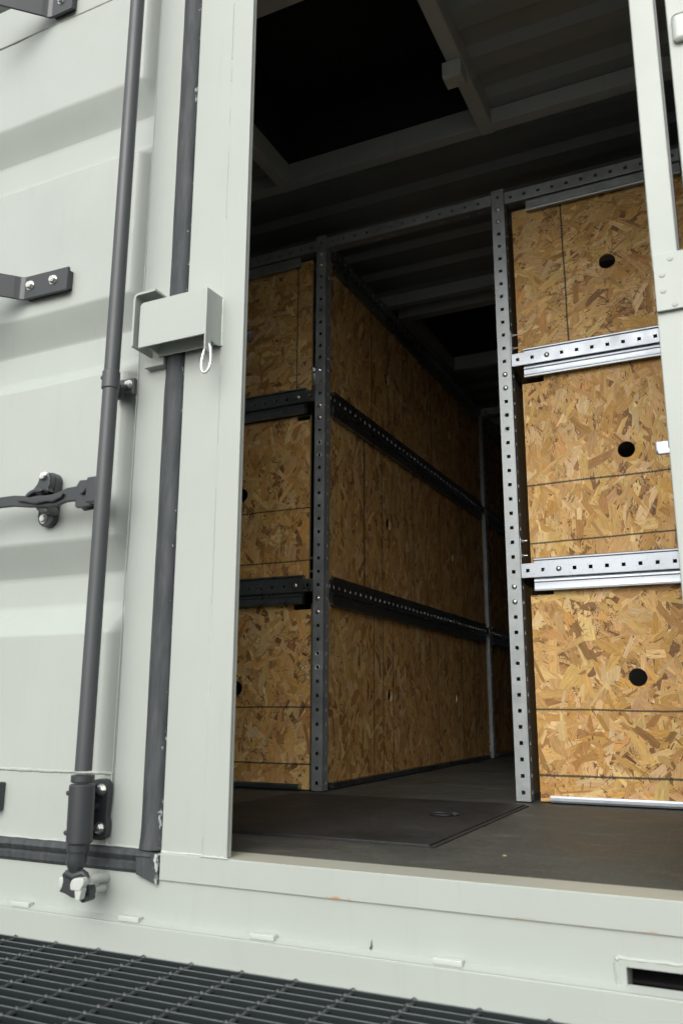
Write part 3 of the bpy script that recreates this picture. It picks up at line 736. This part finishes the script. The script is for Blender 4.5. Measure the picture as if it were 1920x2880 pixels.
def osb(parent, org, ua, va, Wd, Ht, holes=(), notches=(), lines=(), theta=None, spread=.8, dens=1.0, th=.011, name='strand_board', gain=1.0, label=None):
    """front face at org spanned by ua, va; normal = ua x va points to the viewer"""
    ua, va = Vector(ua), Vector(va); n = ua.cross(va)
    theta = random.uniform(0, 3.14) if theta is None else theta
    H = []
    hp = []
    for (hx, hy, r) in holes:
        p = [(hx+r*math.cos(2*math.pi*i/28), hy+r*math.sin(2*math.pi*i/28)) for i in range(28)]; hp.append(p); H.append((halves(p), hx, hy, r*1.05, r*1.05))
    for (x0, y0, x1, y1) in notches:
        p = [(x0, y0), (x1, y0), (x1, y1), (x0, y1)]; H.append((halves(p), (x0+x1)/2, (y0+y1)/2, (x1-x0)/2, (y1-y0)/2))
    verts = []; faces = []; cols = []; uvs = []
    def cut(polys):
        for h, hx, hy, rx, ry in H:
            out = []
            for p in polys:
                xs_ = [q[0] for q in p]; ys_ = [q[1] for q in p]
                if max(xs_) < hx-rx or min(xs_) > hx+rx or max(ys_) < hy-ry or min(ys_) > hy+ry: out.append(p)
                else: out += subtract(p, h)
            polys = out
        return polys
    def add(p3, col, uv):
        i = len(verts); verts.extend(p3); faces.append(tuple(range(i, i+len(p3)))); cols.append(col); uvs.append(uv)
    dk = (.26, .13, .05)
    for p in cut([[(0, 0), (Wd, 0), (Wd, Ht), (0, Ht)]]):
        add([(q[0], q[1], 0) for q in p], dk, p); add([(q[0], q[1], -th) for q in p[::-1]], (.42, .27, .12), p[::-1])
    for p in hp:
        for i in range(len(p)):
            a, b = p[i], p[(i+1) % len(p)]; add([(a[0], a[1], .0011), (a[0], a[1], -th), (b[0], b[1], -th), (b[0], b[1], .0011)], (.45, .30, .15), [a, a, b, b])
    outl = [(0, 0), (Wd, 0), (Wd, Ht), (0, Ht)]
    for i in range(4):
        a, b = outl[i], outl[(i+1) % 4]; add([(a[0], a[1], 0), (a[0], a[1], -th), (b[0], b[1], -th), (b[0], b[1], 0)], (.55, .38, .19), [a, a, b, b])
    area = Wd*Ht
    nb, nsm = int(area*1750*dens), int(area*7500*dens)
    clus = [(random.uniform(0, Wd), random.uniform(0, Ht), random.uniform(.008, .03)) for _ in range(int(area*170))] or [(0, 0, .02)]
    for k in range(nb+nsm):
        big = k < nb
        
        P, a, L = rnd_flake(big, theta, spread)
        if big or random.random() < .25: cx_, cy2 = random.uniform(-.02, Wd+.02), random.uniform(-.02, Ht+.02)
        else: q_ = random.choice(clus); cx_, cy2 = q_[0]+random.gauss(0, q_[2]), q_[1]+random.gauss(0, q_[2]*1.3)
        ca, sa = math.cos(a), math.sin(a)
        poly = [(cx_+x*ca-y_*sa, cy2+x*sa+y_*ca) for x, y_ in P]
        xs_ = [q[0] for q in poly]; ys_ = [q[1] for q in poly]
        if min(xs_) < 0: poly = clip_half(poly, -1, 0, 0)
        if poly and max(xs_) > Wd: poly = clip_half(poly, 1, 0, Wd)
        if poly and min(ys_) < 0: poly = clip_half(poly, 0, -1, 0)
        if poly and max(ys_) > Ht: poly = clip_half(poly, 0, 1, Ht)
        if not poly: continue
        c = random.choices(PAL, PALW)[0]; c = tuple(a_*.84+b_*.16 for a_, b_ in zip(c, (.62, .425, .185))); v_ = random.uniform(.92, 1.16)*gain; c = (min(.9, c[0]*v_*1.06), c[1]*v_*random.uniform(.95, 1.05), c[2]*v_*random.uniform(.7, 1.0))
        if not big: c = random.choice(((.25, .125, .045), (.33, .17, .06), (.16, .075, .03), (.60, .42, .20), (.42, .24, .09)))
        if big and k % 130 == 0: c = (.40, .20, .075)
        h0 = random.uniform(.0001, .0009) + (.0002 if not big else 0); tx, ty = random.gauss(0, .012), random.gauss(0, .012)
        ou, ov = random.uniform(0, 50), random.uniform(0, 50)
        for p in cut([poly]):
            add([(q[0], q[1], max(.00003, h0+(q[0]-cx_)*tx*.5+(q[1]-cy2)*ty)) for q in p], c, [((q[0]-cx_)*ca+(q[1]-cy2)*sa+ou, -(q[0]-cx_)*sa+(q[1]-cy2)*ca+ov) for q in p])
    me = bpy.data.meshes.new(name); me.from_pydata(verts, [], faces)
    ca_ = me.color_attributes.new('Col', 'FLOAT_COLOR', 'CORNER'); uvl = me.uv_layers.new(name='UVMap')
    cd_, ud_ = [], []
    for f, c, uv in zip(faces, cols, uvs):
        for q in uv: cd_ += [c[0], c[1], c[2], 1]; ud_ += [q[0], q[1]]
    ca_.data.foreach_set('color', cd_); uvl.data.foreach_set('uv', ud_)
    me.materials.append(mat_osb('strand_board', lines))
    o = bpy.data.objects.new(name, me); COL.objects.link(o)
    o.matrix_basis = Matrix(((ua.x, va.x, n.x, org[0]), (ua.y, va.y, n.y, org[1]), (ua.z, va.z, n.z, org[2]), (0, 0, 0, 1)))
    o.parent = parent; o.matrix_parent_inverse = Matrix.Translation(-parent.location)
    if label: o['label'] = label
    return o

# ================================================================== RACKS
YP, YB = 1.2545, 3.474
PZ = [.03+.05*i for i in range(43)]        # hole heights
DOME = None
def dome(parent, loc, d=(0, -1, 0)):
    global DOME
    if DOME is None:
        m = MB(); m.tube([(0, 0, 0), (0, 0, .0018), (0, 0, .0038), (0, 0, .0052), (0, 0, .0058)], [.0092, .0088, .0068, .0038, .0008], 18)
        DOME = m.obj('bolt', M_bolt, None, ang=80); first = DOME
    else: first = DOME.copy(); COL.objects.link(first)
    first.rotation_euler = Vector(d).to_track_quat('Z', 'Y').to_euler(); first.location = loc
    first.parent = parent; off = parent.parent.location if parent.parent else Vector((0, 0, 0))
    return first
def post(parent, x0, x1, corner, yf, dirY=1, rims=True):
    """L post: front strip x0..x1 at y=yf, flange at x=corner going dirY"""
    m = MB(); H_ = 2.157
    if dirY > 0: m.perf((x0, yf, .004), (0, 0, 1), (1, 0, 0), H_, x1-x0, [z-.004 for z in PZ], th=.0022)
    else: m.perf((x0, yf-.0022, .004), (0, 0, 1), (1, 0, 0), H_, x1-x0, [z-.004 for z in PZ], th=.0022)
    xf = corner-.0024 if corner == x1 else corner+.0002
    ya = yf+.0024 if dirY > 0 else yf-.0024-.046
    m.perf((xf, ya, .004), (0, 0, 1), (0, 1, 0), H_, .046, [z-.004 for z in PZ], th=-.0022)
    # rounded outer edge
    m.tube([(corner-(.0018 if corner == x1 else -.0018), yf+.0018*dirY, .004), (corner-(.0018 if corner == x1 else -.0018), yf+.0018*dirY, .004+H_)], .0019, 8)
    if rims and dirY > 0:
        for i in (24, 25, 8, 9):
            a = [(((x0+x1)/2)+.0082*math.cos(t*math.pi/6), yf-.0002, PZ[i]+.0082*math.sin(t*math.pi/6)) for t in range(12)]
            m.tube(a, .0011, 6, closed=True)
    bmesh.ops.recalc_face_normals(m.bm, faces=m.bm.faces[:])
    return m.obj('post', M_zinc, parent, smooth=False)
DR = {}
def domes_on_post(p, x, y, idx, d=(0, -1, 0)):
    for i in idx:
        o = dome(p, (x, y, PZ[42-i]), d); o.matrix_parent_inverse = Matrix.Identity(4)
        adopt_world(o, p)
def adopt_world(o, p):
    # children built in world coordinates: undo the chain of plain-translation parents
    o.parent = p
    bpyroot = p.parent
    o.matrix_parent_inverse = Matrix.Identity(4)
def beam_x(parent, xa, xb, y, zlo, zhi, holes, mat, chan=None, lipdown=False, inner=1):
    m = MB(); m.perf((xa, y, zlo), (1, 0, 0), (0, 0, 1), xb-xa, zhi-zlo, [h-xa for h in holes], th=-.0022, hs=.0118)
    m.tube([(xa, y+.0016, zlo+.0012), (xb, y+.0016, zlo+.0012)], .0018, 8)
    bmesh.ops.recalc_face_normals(m.bm, faces=m.bm.faces[:])
    return m.obj('beam', mat, parent, smooth=False)
def flange_x(m, xa, xb, y, z, wd, holes):
    m.perf((xa, y, z), (1, 0, 0), (0, 1, 0), xb-xa, wd, [h-xa for h in holes], th=.0022)
def holder(parent, xa, xb, y, zlo, zhi, mat, mirror=False):
    """rolled panel-holding channel behind a beam (profile in y,z swept along x)"""
    m = MB()
    m.prism([(y+.030, zhi-.004), (y+.012, zhi), (y+.006, zhi), (y+.003, zhi-.003), (y+.003, zhi-.007), (y+.008, zhi-.010), (y+.008, zhi-.0225), (y+.030, zhi-.0225)], xa, xb, 0, axis='X')
    m.prism([(y+.008, zlo+.046), (y+.001, zlo+.036), (y+.0005, zlo+.030), (y+.0025, zlo+.026), (y+.0025, zlo+.010), (y+.0005, zlo+.005), (y+.001, zlo), (y+.006, zlo-.001), (y+.012, zlo+.001), (y+.022, zlo+.004), (y+.022, zlo+.046)], xa, xb, 0, axis='X')
    m.box(xa+.03, xa+.034, y+.012, y+.020, zlo+.03, zhi-.01)
    return m.obj('panel_channel', mat, parent, ang=25)

SH = [(1.455, 1.5005), (.7075, .7545)]
def front_rack(root, side, xpost0, xpost1, far0, far1, mirror, dens):
    """post nearest the aisle + far post, beams at the shelf heights; mirror=True for the left rack"""
    p1 = post(root, xpost0, xpost1, xpost1, YP)
    p2 = post(root, far0, far1, far1 if mirror else far0, YP, rims=False)
    for p, xc in ((p1, (xpost0+xpost1)/2), (p2, (far0+far1)/2)):
        for i in (1, 2, 14, 15, 29, 30):
            o = dome(p, (xc, YP-.0002, PZ[42-i])); adopt_world(o, p)
    lo, hi = (xpost1, far0) if not mirror else (far1, xpost0)
    a, b = lo+.003, hi-.003
    # top beam: face with an inward flange below
    st = [a+.022+.0505*i for i in range(40) if a+.022+.0505*i < b-.012] if not mirror else [b-.022-.0505*i for i in range(40) if b-.022-.0505*i > a+.012][::-1]
    m = MB(); m.perf((a, YP+.001, 2.097), (1, 0, 0), (0, 0, 1), b-a, .046, [q-a for q in st], th=-.0022)
    m.tube([(a, YP+.0022, 2.0985), (b, YP+.0022, 2.0985)], .0017, 8)
    flange_x(m, a, b, YP+.0034, 2.097, .042, st); bmesh.ops.recalc_face_normals(m.bm, faces=m.bm.faces[:])
    m.obj('beam', M_zinc, root, smooth=False)
    ca, cb_ = (a+.075, b) if not mirror else (a, b-.075)
    MB().prism([(YP+.006, 2.092), (YP+.005, 2.088), (YP+.008, 2.084), (YP+.008, 2.062), (YP+.005, 2.057), (YP+.006, 2.052), (YP+.018, 2.052), (YP+.018, 2.092)], ca, cb_, 0, axis='X').obj('panel_channel', M_zinc, root, ang=25)
    for (zl, zh) in SH:
        st2 = [a+.021+.0505*i for i in range(40) if a+.021+.0505*i < b-.012] if not mirror else [b-.021-.0505*i for i in range(40) if b-.021-.0505*i > a+.012][::-1]
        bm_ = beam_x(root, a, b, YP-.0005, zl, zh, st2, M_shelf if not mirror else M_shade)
        k = st2[2] if not mirror else st2[-2]
        o = dome(bm_, (k, YP-.0008, (zl+zh)/2)); adopt_world(o, bm_)
        ca, cb_ = (a+.040, b) if not mirror else (a, b-.045)
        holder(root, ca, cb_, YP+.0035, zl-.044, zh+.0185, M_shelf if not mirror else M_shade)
        # gusset at the beam end with its nuts
        gx = a-.0015 if not mirror else b+.0015
        gm = MB().box(gx-.0012, gx+.0012, YP+.006, YP+.034, zl+.002, zh+.092, .0005).obj('end_plate', M_shelf if not mirror else M_shade, root)
        s = 1 if not mirror else -1
        for zq in (zh+.030, zh+.080):
            n_ = MB(); n_.tube([(gx+s*.001, YP+.019, zq), (gx+s*.008, YP+.019, zq)], [.0062, .0062], 6); n_.tube([(gx, YP+.019, zq), (gx+s*.021, YP+.019, zq)], .0033, 10)
            n_.obj('bolt', M_bolt, gm)
    ca, cb_ = (a+.057, b) if not mirror else (a, b-.050)
    MB().prism([(YP+.012, .022), (YP+.004, .024), (YP+.001, .018), (YP+.001, .010), (YP+.004, .004), (YP+.03, .004), (YP+.03, .022)], ca, cb_, 0, axis='X').obj('panel_channel', M_shelf if not mirror else M_shade, root, ang=25)

YO = YP+.0305
# right rack
rr = thing('storage_rack', 'galvanised rack of brightly lit strand board panels right of the aisle', 'rack', (-.3, YP, 0), 'strand board storage racks')
front_rack(rr, 'r', -.6965, -.6505, -.046, -.002, False, 1)
XA, XB_ = -.627, .012
PWD = XB_-XA
def L2(vals, x0=XA): return vals
osb(rr, (XA, YO, .004), (1, 0, 0), (0, 0, 1), PWD, .672, holes=[(.318, .378, .0275)], notches=[(-.01, .648, .076, .70)], lines=[('h', .281, -.012, .0028), ('h', .078, .003, .0034)], theta=1.9, spread=1.0)
osb(rr, (XA+.006, YO, .745), (1, 0, 0), (0, 0, 1), PWD-.006, .672, holes=[(.329, .369, .0275)], notches=[(-.01, .650, .075, .70), (-.01, -.01, .0, .0)], lines=[('h', .080, .016, .0028), ('h', .281, .010, .003)], theta=1.55, spread=.55)
osb(rr, (XA-.003, YO, 1.490), (1, 0, 0), (0, 0, 1), PWD+.003, .585, holes=[(.322, .307, .0275)], lines=[('v', .176, 0.0, .0030)], theta=.35, spread=.75)
# closed aisle side and back posts of the right rack
for z0_, z1_ in ((.02, .70), (.77, 1.44), (1.51, 2.08)):
    osb(rr, (-.672, YP+2.17, z0_), (0, -1, 0), (0, 0, 1), 2.12, z1_-z0_, dens=.10, theta=1.5)
# left rack
lr = thing('storage_rack', 'shaded rack with two strand board sides at the corner left of the aisle', 'rack', (-1.9, YP, 0), 'strand board storage racks')
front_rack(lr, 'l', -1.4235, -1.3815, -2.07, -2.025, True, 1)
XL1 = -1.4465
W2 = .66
osb(lr, (XL1-W2, YO, .004), (1, 0, 0), (0, 0, 1), W2, .66, gain=1.15, holes=[(W2-.318, .354, .0275)], notches=[(W2-.076, .640, W2+.01, .70)], lines=[('h', .284, .002, .0028), ('h', .084, .003, .0028)], theta=1.3, spread=.9)  # gain brightens the board colour in place of missing light
osb(lr, (XL1-W2-.012, YO, .745), (1, 0, 0), (0, 0, 1), W2, .665, gain=1.1, holes=[(W2-.3045, .369, .0275)], notches=[(W2-.06, .645, W2+.01, .70)], lines=[('h', .083, .004, .0026), ('h', .290, .0, .0026)], theta=1.6, spread=.7)  # board colour brightened for the light here too, a little less
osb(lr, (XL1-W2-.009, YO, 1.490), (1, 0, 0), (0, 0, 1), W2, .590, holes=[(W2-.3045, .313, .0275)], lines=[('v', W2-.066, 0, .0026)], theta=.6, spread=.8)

def side_bay(root, xf, ya, yb, dens, label=None, firstpost=True):
    """aisle side of a left rack: beams along y, panels facing +x"""
    L = yb-ya
    xo = xf-.020
    PAN = [(.024, .672, .335, [(.46, .0), (.56, 0), (.672, 0), (1.27, 0), (1.67, 0), (1.90, 0)]), (.748, .668, .345, [(.36, 0), (.37, 0), (.562, 0), (.949, 0), (1.35, 0), (1.75, 0)]), (1.490, .60, .30, [(.449, 0), (.64, 0), (.84, 0), (1.24, 0), (1.75, 0)])]
    for z0_, h_, hz, ln in PAN:
        osb(root, (xo, ya+.004, z0_), (0, 1, 0), (0, 0, 1), L-.008, h_, holes=[(q-YP, hz+(0 if z0_ > .1 else -.02), .0275) for q in (1.89, 2.80)], lines=[('v', p, s, .0036) for p, s in ln], theta=1.5, spread=.6, dens=dens, gain=.84 if dens > .5 else .7)  # lower gain paints the aisle's light falloff into the boards, rear bay darkest
    hol = [ya+.035+.05*i for i in range(int((L-.05)/.05))]
    for zl, zh in SH:
        m = MB(); m.perf((xf+.001, ya+.006, zl), (0, 1, 0), (0, 0, 1), L-.012, zh-zl, [q-ya-.006 for q in hol], th=-.0032)
        m.tube([(xf, ya+.006, zl+.0012), (xf, yb-.006, zl+.0012)], .0018, 8)
        m.box(xf-.016, xf-.0018, ya+.03, yb-.03, zh-.0025, zh)
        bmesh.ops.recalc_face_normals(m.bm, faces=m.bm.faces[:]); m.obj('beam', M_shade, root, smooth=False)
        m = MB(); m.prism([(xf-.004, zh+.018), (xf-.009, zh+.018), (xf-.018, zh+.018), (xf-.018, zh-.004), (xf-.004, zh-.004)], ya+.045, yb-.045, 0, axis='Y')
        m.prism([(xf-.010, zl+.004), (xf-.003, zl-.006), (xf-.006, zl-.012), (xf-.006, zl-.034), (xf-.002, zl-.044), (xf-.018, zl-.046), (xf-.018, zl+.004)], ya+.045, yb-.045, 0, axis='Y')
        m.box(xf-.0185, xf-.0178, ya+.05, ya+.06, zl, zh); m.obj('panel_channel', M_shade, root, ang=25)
    m = MB(); m.perf((xf+.0005, ya+.006, 2.097), (0, 1, 0), (0, 0, 1), L-.012, .046, [q-ya-.006 for q in hol], th=-.0032)
    m.perf((xf-.044, ya+.006, 2.097), (0, 1, 0), (1, 0, 0), L-.012, .042, [q-ya-.006 for q in hol], th=.0022)
    bmesh.ops.recalc_face_normals(m.bm, faces=m.bm.faces[:]); m.obj('beam', M_shade, root, smooth=False)
    MB().box(xf-.018, xf-.004, ya+.05, yb-.05, 2.045, 2.094, .003).obj('panel_channel', M_shade, root)
    MB().prism([(xf-.0195, .004), (xf-.003, .004), (xf-.001, .010), (xf-.004, .023), (xf-.0195, .023)], ya+.05, yb-.05, 0, axis='Y').obj('panel_channel', M_shade, root, ang=25)
XF = -1.3835
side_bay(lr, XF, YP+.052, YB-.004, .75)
# top tie across the aisle between the two front posts
def tie(root, xa, xb, y):
    m = MB(); hs_ = [xa+.025+.0505*i for i in range(60) if xa+.025+.0505*i < xb-.012]
    m.perf((xa, y, 2.102), (1, 0, 0), (0, 0, 1), xb-xa, .043, [q-xa for q in hs_], th=-.0022)
    m.tube([(xa, y+.0016, 2.1032), (xb, y+.0016, 2.1032)], .0017, 8)
    flange_x(m, xa, xb, y+.0028, 2.102, .042, hs_); bmesh.ops.recalc_face_normals(m.bm, faces=m.bm.faces[:])
    return m.obj('aisle_tie_beam', M_zinc, root, smooth=False)
tie(lr, -1.379, -.699, YP)
# rear racks
rl = thing('storage_rack', 'dark rear rack deep inside, half hidden behind the near right post', 'rack', (-1.9, YB, 0), 'strand board storage racks')
post(rl, -1.4235, -1.3815, -1.3815, YB, rims=False)
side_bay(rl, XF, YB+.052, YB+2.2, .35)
tie(rl, -1.379, -.699, YB)
post(rl, -.6965, -.6505, -.6505, YB, rims=False)

# small debris on the floor
def speck(name, label, loc, s, mat):
    b = bmesh.new(); bmesh.ops.create_icosphere(b, subdivisions=2, radius=s)
    for v in b.verts: v.co = Vector((v.co.x*random.uniform(.8, 1.3), v.co.y*random.uniform(.6, 1.1), v.co.z*.35*random.uniform(.7, 1.2)))
    m = MB(); m._merge(b, Matrix.Translation(loc)); o = m.obj(name, mat); o['label'] = label; o['category'] = 'debris'
speck('wood_chip', 'tiny pale wood chip lying alone on the black floor beyond the sill', (-.475, .268, .002), .0045, mat_paint('chip_wood', (.5, .36, .2)))
bpy.context.view_layer.update()
